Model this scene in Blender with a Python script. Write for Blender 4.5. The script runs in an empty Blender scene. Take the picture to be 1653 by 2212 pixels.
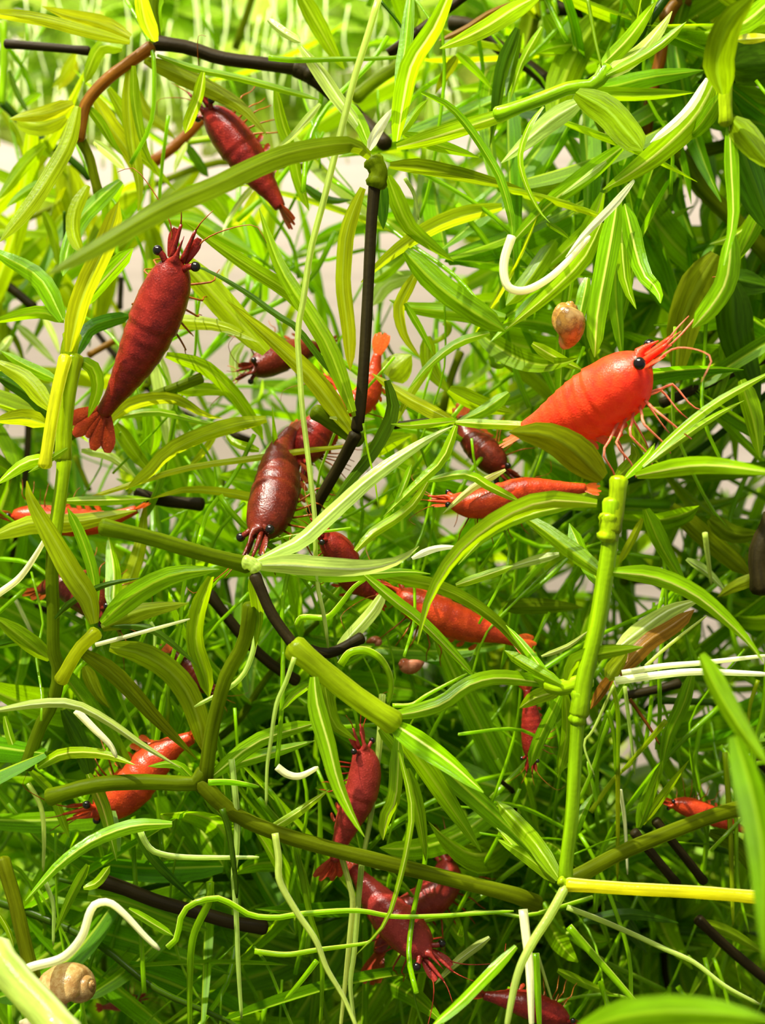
import bpy, math, random
from mathutils import Vector, Matrix, Quaternion

# ---------------------------------------------------------------- camera, world, lights, exposure
sc = bpy.context.scene
COL = sc.collection
W, H = 1653.0, 2212.0
D0 = 0.150                       # metres from the lens to the sharp plane
K = 0.072 / W / D0               # one photo pixel as a slope
cam_d = bpy.data.cameras.new('camera')
cam = bpy.data.objects.new('camera', cam_d); COL.objects.link(cam)
cam.rotation_euler = (math.pi/2, 0, 0)
cam_d.sensor_fit = 'HORIZONTAL'; cam_d.sensor_width = 36.0
cam_d.lens = 36.0 / (K * W)
cam_d.clip_start = 0.002; cam_d.clip_end = 10
cam_d.dof.use_dof = True
cam_d.dof.focus_distance = D0
cam_d.dof.aperture_fstop = 44
sc.camera = cam

world = bpy.data.worlds.new('world'); sc.world = world
world.use_nodes = True
bgn = world.node_tree.nodes['Background']
bgn.inputs[0].default_value = (1.0, 0.97, 0.90, 1)
bgn.inputs[1].default_value = 0.36

def lamp(name, kind, energy, color, loc, direction):
    l = bpy.data.lights.new(name, kind); l.energy = energy; l.color = color
    o = bpy.data.objects.new(name, l); COL.objects.link(o)
    o.location = loc
    o.rotation_euler = Vector(direction).to_track_quat('-Z', 'Y').to_euler()
    return o, l
so, sl = lamp('sun', 'SUN', 9.0, (1.0, 0.94, 0.78), (-0.2, 0.3, 0.5), (0.40, 0.27, -0.76)); sl.angle = 0.012
fo, fl = lamp('tank_light', 'AREA', 1.3, (1.0, 0.96, 0.86), (-0.02, 0.03, 0.22), (0.02, 0.14, -0.22)); fl.size = 0.10
bo, bl = lamp('rear_fill_light', 'AREA', 0.78, (1.0, 0.94, 0.84), (-0.12, 0.30, 0.24), (0.16, 0.10, -0.30)); bl.size = 0.12  # unseen fill added to brighten the back wall and backlight the weed

vs = sc.view_settings
sc.display_settings.display_device = 'sRGB'
vs.view_transform = 'Standard'; vs.look = 'None'; vs.gamma = 1.0; vs.use_curve_mapping = False
vs.exposure = 0.05
sc.cycles.max_bounces = 10; sc.cycles.diffuse_bounces = 5; sc.cycles.transmission_bounces = 6
sc.cycles.use_denoising = True

def P(px, py, d):
    """photo pixel + millimetres behind the sharp plane -> a point of the tank"""
    y = D0 + d * 0.001
    return Vector(((px - W/2) * K * y, y, -(py - H/2) * K * y))
def pix(v):
    return (v.x / (K * v.y) + W/2, H/2 - v.z / (K * v.y))
def pxm(w, d):
    return w * K * (D0 + d * 0.001)

# ---------------------------------------------------------------- materials
def new_mat(name):
    m = bpy.data.materials.new(name); m.use_nodes = True
    nt = m.node_tree; nt.nodes.clear()
    return m, nt, nt.nodes, nt.links
def mathn(N, L, op, a, b=None, c=None):
    n = N.new('ShaderNodeMath'); n.operation = op
    for i, v in enumerate((a, b, c)):
        if v is None: continue
        if isinstance(v, (int, float)): n.inputs[i].default_value = v
        else: L.new(v, n.inputs[i])
    return n.outputs[0]
def mixc(N, L, f, a, b, mode='MIX'):
    n = N.new('ShaderNodeMix'); n.data_type = 'RGBA'; n.blend_type = mode
    for sock, v in ((n.inputs[0], f), (n.inputs[6], a), (n.inputs[7], b)):
        if isinstance(v, (int, float)): sock.default_value = v
        elif isinstance(v, tuple): sock.default_value = v if len(v) == 4 else v + (1,)
        else: L.new(v, sock)
    return n.outputs[2]
def noise(N, L, vec, scale, detail=2, rough=.5):
    n = N.new('ShaderNodeTexNoise'); n.inputs['Scale'].default_value = scale
    n.inputs['Detail'].default_value = detail; n.inputs['Roughness'].default_value = rough
    L.new(vec, n.inputs['Vector']); return n.outputs[0]
def maprange(N, L, v, a, b, c, d):
    n = N.new('ShaderNodeMapRange'); n.inputs[1].default_value = a; n.inputs[2].default_value = b
    n.inputs[3].default_value = c; n.inputs[4].default_value = d
    L.new(v, n.inputs[0]); return n.outputs[0]

def leaf_mat(name, base, trans, tfac, rib, rough=.30, ramp=None, ribmix=.75, ior=1.26):
    m, nt, N, L = new_mat(name)
    out = N.new('ShaderNodeOutputMaterial')
    uv = N.new('ShaderNodeUVMap'); uv.uv_map = 'UVMap'
    sp = N.new('ShaderNodeSeparateXYZ'); L.new(uv.outputs[0], sp.inputs[0])
    oi = N.new('ShaderNodeObjectInfo')
    rnd = oi.outputs['Random']
    dist = mathn(N, L, 'ABSOLUTE', mathn(N, L, 'SUBTRACT', sp.outputs[0], .5))
    ribf = maprange(N, L, dist, .025, .075, ribmix, 0)
    cv = N.new('ShaderNodeCombineXYZ')
    L.new(mathn(N, L, 'MULTIPLY', sp.outputs[0], 11), cv.inputs[0])
    L.new(mathn(N, L, 'MULTIPLY', sp.outputs[1], 2.2), cv.inputs[1])
    L.new(mathn(N, L, 'MULTIPLY', rnd, 37), cv.inputs[2])
    streak = noise(N, L, cv.outputs[0], 1.0, 3, .6)
    tc = N.new('ShaderNodeTexCoord')
    cells = noise(N, L, tc.outputs['Object'], 2600, 1)
    blot = noise(N, L, tc.outputs['Object'], 260, 2)
    hsv = N.new('ShaderNodeHueSaturation')
    hsv.inputs['Saturation'].default_value = 1.0
    L.new(maprange(N, L, rnd, 0, 1, .485, .515), hsv.inputs['Hue'])
    val = mathn(N, L, 'MULTIPLY', maprange(N, L, streak,   .3, .7, .62, 1.34), maprange(N, L, blot, .3, .7, .85, 1.15))
    L.new(val, hsv.inputs['Value'])
    def coloured(c, ribc):
        if ramp:
            r = N.new('ShaderNodeValToRGB'); els = r.color_ramp.elements
            cols = [tuple(x * s for x, s in zip(col, c)) for col in ramp]
            els[0].color = cols[0] + (1,); els[1].color = cols[-1] + (1,)
            for i, k in enumerate(cols[1:-1], 1):
                e = els.new(i / (len(cols) - 1)); e.color = k + (1,)
            L.new(rnd, r.inputs[0]); src = r.outputs[0]
        else:
            rg = N.new('ShaderNodeRGB'); rg.outputs[0].default_value = c + (1,); src = rg.outputs[0]
        h = N.new('ShaderNodeHueSaturation')
        L.new(hsv.inputs['Hue'].links[0].from_socket, h.inputs['Hue']); L.new(val, h.inputs['Value']); L.new(src, h.inputs['Color'])
        return mixc(N, L, ribf, h.outputs[0], ribc)
    N.remove(hsv) if False else None
    cb = coloured(base, rib)
    ct = coloured(trans, tuple(min(1, x * 1.3) for x in rib))
    p = N.new('ShaderNodeBsdfPrincipled'); L.new(cb, p.inputs['Base Color'])
    p.inputs['Roughness'].default_value = rough; p.inputs['IOR'].default_value = ior
    bmp = N.new('ShaderNodeBump'); bmp.inputs['Strength'].default_value = .25; bmp.inputs['Distance'].default_value = .0002
    L.new(mathn(N, L, 'ADD', streak, mathn(N, L, 'MULTIPLY', cells, .5)), bmp.inputs['Height']); L.new(bmp.outputs[0], p.inputs['Normal'])
    t = N.new('ShaderNodeBsdfTranslucent'); L.new(ct, t.inputs[0])
    mx = N.new('ShaderNodeMixShader'); mx.inputs[0].default_value = tfac
    L.new(p.outputs[0], mx.inputs[1]); L.new(t.outputs[0], mx.inputs[2]); L.new(mx.outputs[0], out.inputs[0])
    return m

RIB = (.62, .80, .22)
M = {}
M['g'] = leaf_mat('leaf_mid_green', (.145, .28, .001), (.36, .60, .001), .56, (.38, .52, .02))
M['b'] = leaf_mat('leaf_bright_green', (.210, .40, .001), (.43, .72, .002), .53, (.78, .86, .16), .18, None, .92, 1.34)
M['y'] = leaf_mat('leaf_lime_yellow', (.24, .32, .003), (.52, .63, .005), .58, (.38, .47, .03))
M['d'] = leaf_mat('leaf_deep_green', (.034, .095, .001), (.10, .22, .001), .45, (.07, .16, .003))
M['m'] = leaf_mat('leaf_rich_green', (.115, .215, .001), (.21, .36, .001), .45, (.20, .34, .006), .4, None, .7, 1.1)
M['s'] = leaf_mat('stem_fresh_green', (.235, .39, .002), (.42, .66, .002), .25, (.40, .54, .02), .22)
M['o'] = leaf_mat('leaf_olive', (.105, .145, .002), (.28, .36, .002), .5, (.17, .23, .008), .4, None, .7, 1.12)
M['p'] = leaf_mat('leaf_pale', (.40, .52, .10), (.66, .80, .15), .5, (.78, .86, .46), .20, None, .8, 1.36)
M['w'] = leaf_mat('root_lit_cream', (.82, .86, .46), (.95, .97, .58), .45, (.92, .94, .75), .16, None, .7, 1.4)  # strong sun on pale strands and leaf edges put into the colour
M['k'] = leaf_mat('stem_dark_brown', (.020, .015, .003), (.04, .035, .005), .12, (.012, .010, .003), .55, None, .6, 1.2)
M['n'] = leaf_mat('stem_tan_brown', (.20, .085, .006), (.42, .19, .010), .35, (.26, .14, .02), .35)
M['Y'] = leaf_mat('stem_yellow', (.58, .56, .008), (.85, .84, .015), .5, (.88, .86, .30), .22, None, .8, 1.36)
RAMP = [(.55, .60, .6), (1.05, 1.0, 1), (1.4, 1.08, 1.2), (.85, 1.15, .9), (1.3, 1.0, 1.4), (.75, .9, .8), (1.5, 1.15, 1.6)]
M['fill'] = leaf_mat('leaf_sprig', (.145, .265, .001), (.37, .57, .001), .58, (.40, .52, .03), .22, RAMP)
RAMP2 = [(.7, .95, 1), (.9, 1.05, 1), (1.15, 1.1, 1.2), (.6, .8, 1), (1.25, 1.15, 1.2)]
M['fill2'] = leaf_mat('leaf_sprig_green', (.128, .268, .001), (.325, .57, .001), .58, (.42, .55, .03), .22, RAMP2)
M['mat'] = leaf_mat('leaf_floating', (.50, .62, .08), (.82, .94, .16), .66, (.65, .76, .2), .35, [(1, 1, 1), (.85, .95, .7), (1.1, 1.03, 1.3)], .4)

def shell_mat(name, base, dark, tfac=.22, rough=.28, fleck=.5):
    m, nt, N, L = new_mat(name)
    out = N.new('ShaderNodeOutputMaterial')
    tc = N.new('ShaderNodeTexCoord')
    a = noise(N, L, tc.outputs['Object'], 900, 3, .65)
    b = noise(N, L, tc.outputs['Object'], 5200, 2)
    c = mixc(N, L, maprange(N, L, a, .38, .66, 0, 1), base, dark)
    c = mixc(N, L, maprange(N, L, b, .60, .72, 0, fleck), c, tuple(min(1, x * 1.8 + .02) for x in base))
    p = N.new('ShaderNodeBsdfPrincipled'); L.new(c, p.inputs['Base Color'])
    p.inputs['Roughness'].default_value = rough; p.inputs['IOR'].default_value = 1.4
    bmp = N.new('ShaderNodeBump'); bmp.inputs['Strength'].default_value = .25; bmp.inputs['Distance'].default_value = .0002
    L.new(b, bmp.inputs['Height']); L.new(bmp.outputs[0], p.inputs['Normal'])
    t = N.new('ShaderNodeBsdfTranslucent'); L.new(c, t.inputs[0])
    mx = N.new('ShaderNodeMixShader'); mx.inputs[0].default_value = tfac
    L.new(p.outputs[0], mx.inputs[1]); L.new(t.outputs[0], mx.inputs[2]); L.new(mx.outputs[0], out.inputs[0])
    return m
SH = {  # dark, brown and rose carry the shade of backlit shrimps in their colour
 'dark':   shell_mat('shrimp_shaded_dark_red', (.26, .018, .010), (.13, .008, .005)),
 'brown':  shell_mat('shrimp_shaded_brown_red', (.15, .018, .007), (.075, .009, .004)),
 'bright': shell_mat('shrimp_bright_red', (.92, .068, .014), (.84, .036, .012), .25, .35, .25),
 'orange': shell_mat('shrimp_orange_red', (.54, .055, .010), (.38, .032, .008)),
 'rose':   shell_mat('shrimp_shaded_rose_red', (.33, .032, .024), (.22, .018, .012)),
}
LIMB = {
 'dark': shell_mat('limb_amber', (.42, .14, .015), (.25, .06, .01), .4),
 'bright': shell_mat('limb_pink', (.85, .32, .18), (.8, .2, .1), .5),
 'red': shell_mat('limb_red', (.42, .045, .015), (.28, .02, .01), .35),
}
LIMB.update(brown=LIMB['dark'], orange=LIMB['dark'], rose=LIMB['red'])
FAN = {k: shell_mat('fan_' + k, tuple(min(1, x * 1.25) for x in c), tuple(x * .8 for x in c), .45)
       for k, c in dict(dark=(.34, .040, .010), brown=(.30, .06, .012), bright=(.85, .12, .04), orange=(.6, .10, .015), rose=(.40, .05, .02)).items()}
EYE, _nt, _N, _L = new_mat('eye_black')
_o = _N.new('ShaderNodeOutputMaterial'); _p = _N.new('ShaderNodeBsdfPrincipled')
_p.inputs['Base Color'].default_value = (.006, .004, .004, 1); _p.inputs['Roughness'].default_value = .15
_L.new(_p.outputs[0], _o.inputs[0])

# ---------------------------------------------------------------- helpers
def mesh_obj(name, verts, faces, mat, parent=None, uvs=None, smooth=True):
    me = bpy.data.meshes.new(name)
    me.from_pydata([tuple(v) for v in verts], [], faces)
    if uvs:
        l = me.uv_layers.new(name='UVMap')
        flat = []
        for f in faces:
            for i in f: flat += uvs[i]
        l.data.foreach_set('uv', flat)
    if smooth: me.polygons.foreach_set('use_smooth', [True] * len(me.polygons))
    me.materials.append(mat); me.update()
    o = bpy.data.objects.new(name, me); COL.objects.link(o)
    if parent: o.parent = parent
    return o
def tag(o, label=None, cat=None, group=None, kind=None):
    if label: o['label'] = label
    if cat: o['category'] = cat
    if group: o['group'] = group
    if kind: o['kind'] = kind
    return o
def thing(name, loc, label, cat, group=None):
    o = bpy.data.objects.new(name, None); COL.objects.link(o)
    o.location = loc; o.empty_display_size = .003
    return tag(o, label, cat, group)
def spline(pts, n):
    """Catmull-Rom through pts, n+1 points evenly spaced by length"""
    q = [pts[0] * 2 - pts[1]] + list(pts) + [pts[-1] * 2 - pts[-2]]
    fine = []
    for i in range(1, len(q) - 2):
        p0, p1, p2, p3 = q[i-1], q[i], q[i+1], q[i+2]
        for k in range(10):
            t = k / 10
            fine.append(.5 * ((2*p1) + (p2-p0)*t + (2*p0-5*p1+4*p2-p3)*t*t + (3*p1-p0-3*p2+p3)*t**3))
    fine.append(Vector(pts[-1]))
    cum = [0]
    for a, b in zip(fine, fine[1:]): cum.append(cum[-1] + (b-a).length)
    out = []; j = 0
    for i in range(n + 1):
        s = cum[-1] * i / n
        while j < len(fine) - 2 and cum[j+1] < s: j += 1
        seg = cum[j+1] - cum[j] or 1
        out.append(fine[j].lerp(fine[j+1], min(1, max(0, (s - cum[j]) / seg))))
    return out, cum[-1]
def tangents(c):
    return [(c[min(i+1, len(c)-1)] - c[max(i-1, 0)]).normalized() for i in range(len(c))]
COLS = (-1, -.6, -.16, 0, .16, .6, 1)
def ribbon(c, wid, normals, fold=.25, rng=None, blunt=False, cols=COLS):
    """a strap leaf: folded along a raised midrib, tapering to its tip"""
    n = len(c) - 1; T = tangents(c); V = []; UV = []; F = []
    for i in range(n + 1):
        t = i / n
        w = (.40 + .60 * math.sin(min(1, t / .26) * math.pi / 2)) * ((1 - t ** 9) ** .7 if blunt else (1 - t ** 3.2) ** .85)
        w = max(w, .05) * wid * .5
        if rng: w *= 1 + .05 * (rng.random() - .5)
        nn = normals[i]; s = T[i].cross(nn).normalized(); nn = s.cross(T[i]).normalized()
        for u in cols:
            lift = -fold * (abs(u) ** 1.3) * w + (.16 * w if abs(u) < .05 else (.09 * w if abs(u) < .3 else 0))
            V.append(c[i] + s * (u * w) + nn * lift); UV.append((.5 + .5 * u, t))
    m = len(cols)
    for i in range(n):
        for k in range(m - 1):
            a = i * m + k; F.append((a, a + 1, a + m + 1, a + m))
    return V, F, UV
def tube(c, radii, k=7, node=None):
    c = list(c); radii = list(radii); a, z = (c[0] - c[1]).normalized(), (c[-1] - c[-2]).normalized()
    if k > 7:
        c = [c[0] + a * radii[0] * .55, c[0] + a * radii[0] * .35] + c + [c[-1] + z * radii[-1] * .35, c[-1] + z * radii[-1] * .55]
        radii = [radii[0] * .35, radii[0] * .82] + radii + [radii[-1] * .82, radii[-1] * .35]
    T = tangents(c); V = []; UV = []; F = []
    ref = Vector((0, -1, 0)) if abs(T[0].y) < .9 else Vector((1, 0, 0))
    for i, p in enumerate(c):
        s = T[i].cross(ref).normalized(); b = s.cross(T[i]).normalized(); ref = b
        for j in range(k):
            a = 2 * math.pi * j / k
            V.append(p + (s * math.cos(a) + b * math.sin(a)) * radii[i]); UV.append((j / k, i / (len(c) - 1)))
    n = len(c)
    for i in range(n - 1):
        for j in range(k):
            F.append((i*k + j, i*k + (j+1) % k, (i+1)*k + (j+1) % k, (i+1)*k + j))
    F.append(tuple(range(k))[::-1]); F.append(tuple((n-1)*k + j for j in range(k)))
    return V, F, UV
def facing(c, roll, twist=0):
    """unit normals that look at the lens, rolled about the strap"""
    T = tangents(c); out = []
    for i, (p, t) in enumerate(zip(c, T)):
        v = (-p).normalized(); nn = (v - t * v.dot(t))
        nn = nn.normalized() if nn.length > 1e-4 else Vector((0, 0, 1))
        out.append(Quaternion(t, roll + twist * (i / len(c) - .4)) @ nn)
    return out

# ---------------------------------------------------------------- the setting
m, nt, N, L = new_mat('pale_backing'); out = N.new('ShaderNodeOutputMaterial')
tc = N.new('ShaderNodeTexCoord'); mp = N.new('ShaderNodeMapping'); mp.inputs['Scale'].default_value = (6, 6, 420)
L.new(tc.outputs['Object'], mp.inputs[0])
g1 = noise(N, L, mp.outputs[0], 1.0, 4, .6)
g2 = noise(N, L, tc.outputs['Object'], 18, 3)
cc = mixc(N, L, maprange(N, L, g1, .35, .7, 0, .8), (.47, .39, .345), (.37, .305, .265))
cc = mixc(N, L, maprange(N, L, g2, .35, .65, 0, .5), cc, (.42, .345, .30))
p = N.new('ShaderNodeBsdfPrincipled'); L.new(cc, p.inputs['Base Color']); p.inputs['Roughness'].default_value = .6
bmp = N.new('ShaderNodeBump'); bmp.inputs['Strength'].default_value = .3; bmp.inputs['Distance'].default_value = .0006
L.new(g1, bmp.inputs['Height']); L.new(bmp.outputs[0], p.inputs['Normal']); L.new(p.outputs[0], out.inputs[0])
M['wall'] = m
YB = .36
tag(mesh_obj('wall_back', [(-.3, YB, -.13), (.3, YB, -.13), (.3, YB, .3), (-.3, YB, .3), (-.3, YB+.02, -.13), (.3, YB+.02, -.13), (.3, YB+.02, .3), (-.3, YB+.02, .3)],
    [(0, 1, 2, 3), (5, 4, 7, 6), (4, 0, 3, 7), (1, 5, 6, 2), (3, 2, 6, 7), (4, 5, 1, 0)], M['wall'], smooth=False), kind='structure')
FZ = -.13
m, nt, N, L = new_mat('dark_soil'); out = N.new('ShaderNodeOutputMaterial'); tc = N.new('ShaderNodeTexCoord')
p = N.new('ShaderNodeBsdfPrincipled'); p.inputs['Roughness'].default_value = .9
L.new(mixc(N, L, maprange(N, L, noise(N, L, tc.outputs['Object'], 700, 3), .35, .65, 0, 1), (.035, .026, .016), (.075, .060, .040)), p.inputs['Base Color']); L.new(p.outputs[0], out.inputs[0])
M['soil'] = m
tag(mesh_obj('floor', [(-.3, -.01, FZ), (.3, -.01, FZ), (.3, YB, FZ), (-.3, YB, FZ), (-.3, -.01, FZ-.02), (.3, -.01, FZ-.02), (.3, YB, FZ-.02), (-.3, YB, FZ-.02)],
    [(0, 1, 2, 3), (5, 4, 7, 6), (4, 5, 1, 0), (1, 5, 6, 2), (3, 2, 6, 7), (4, 0, 3, 7)], M['soil'], smooth=False), kind='structure')

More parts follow.
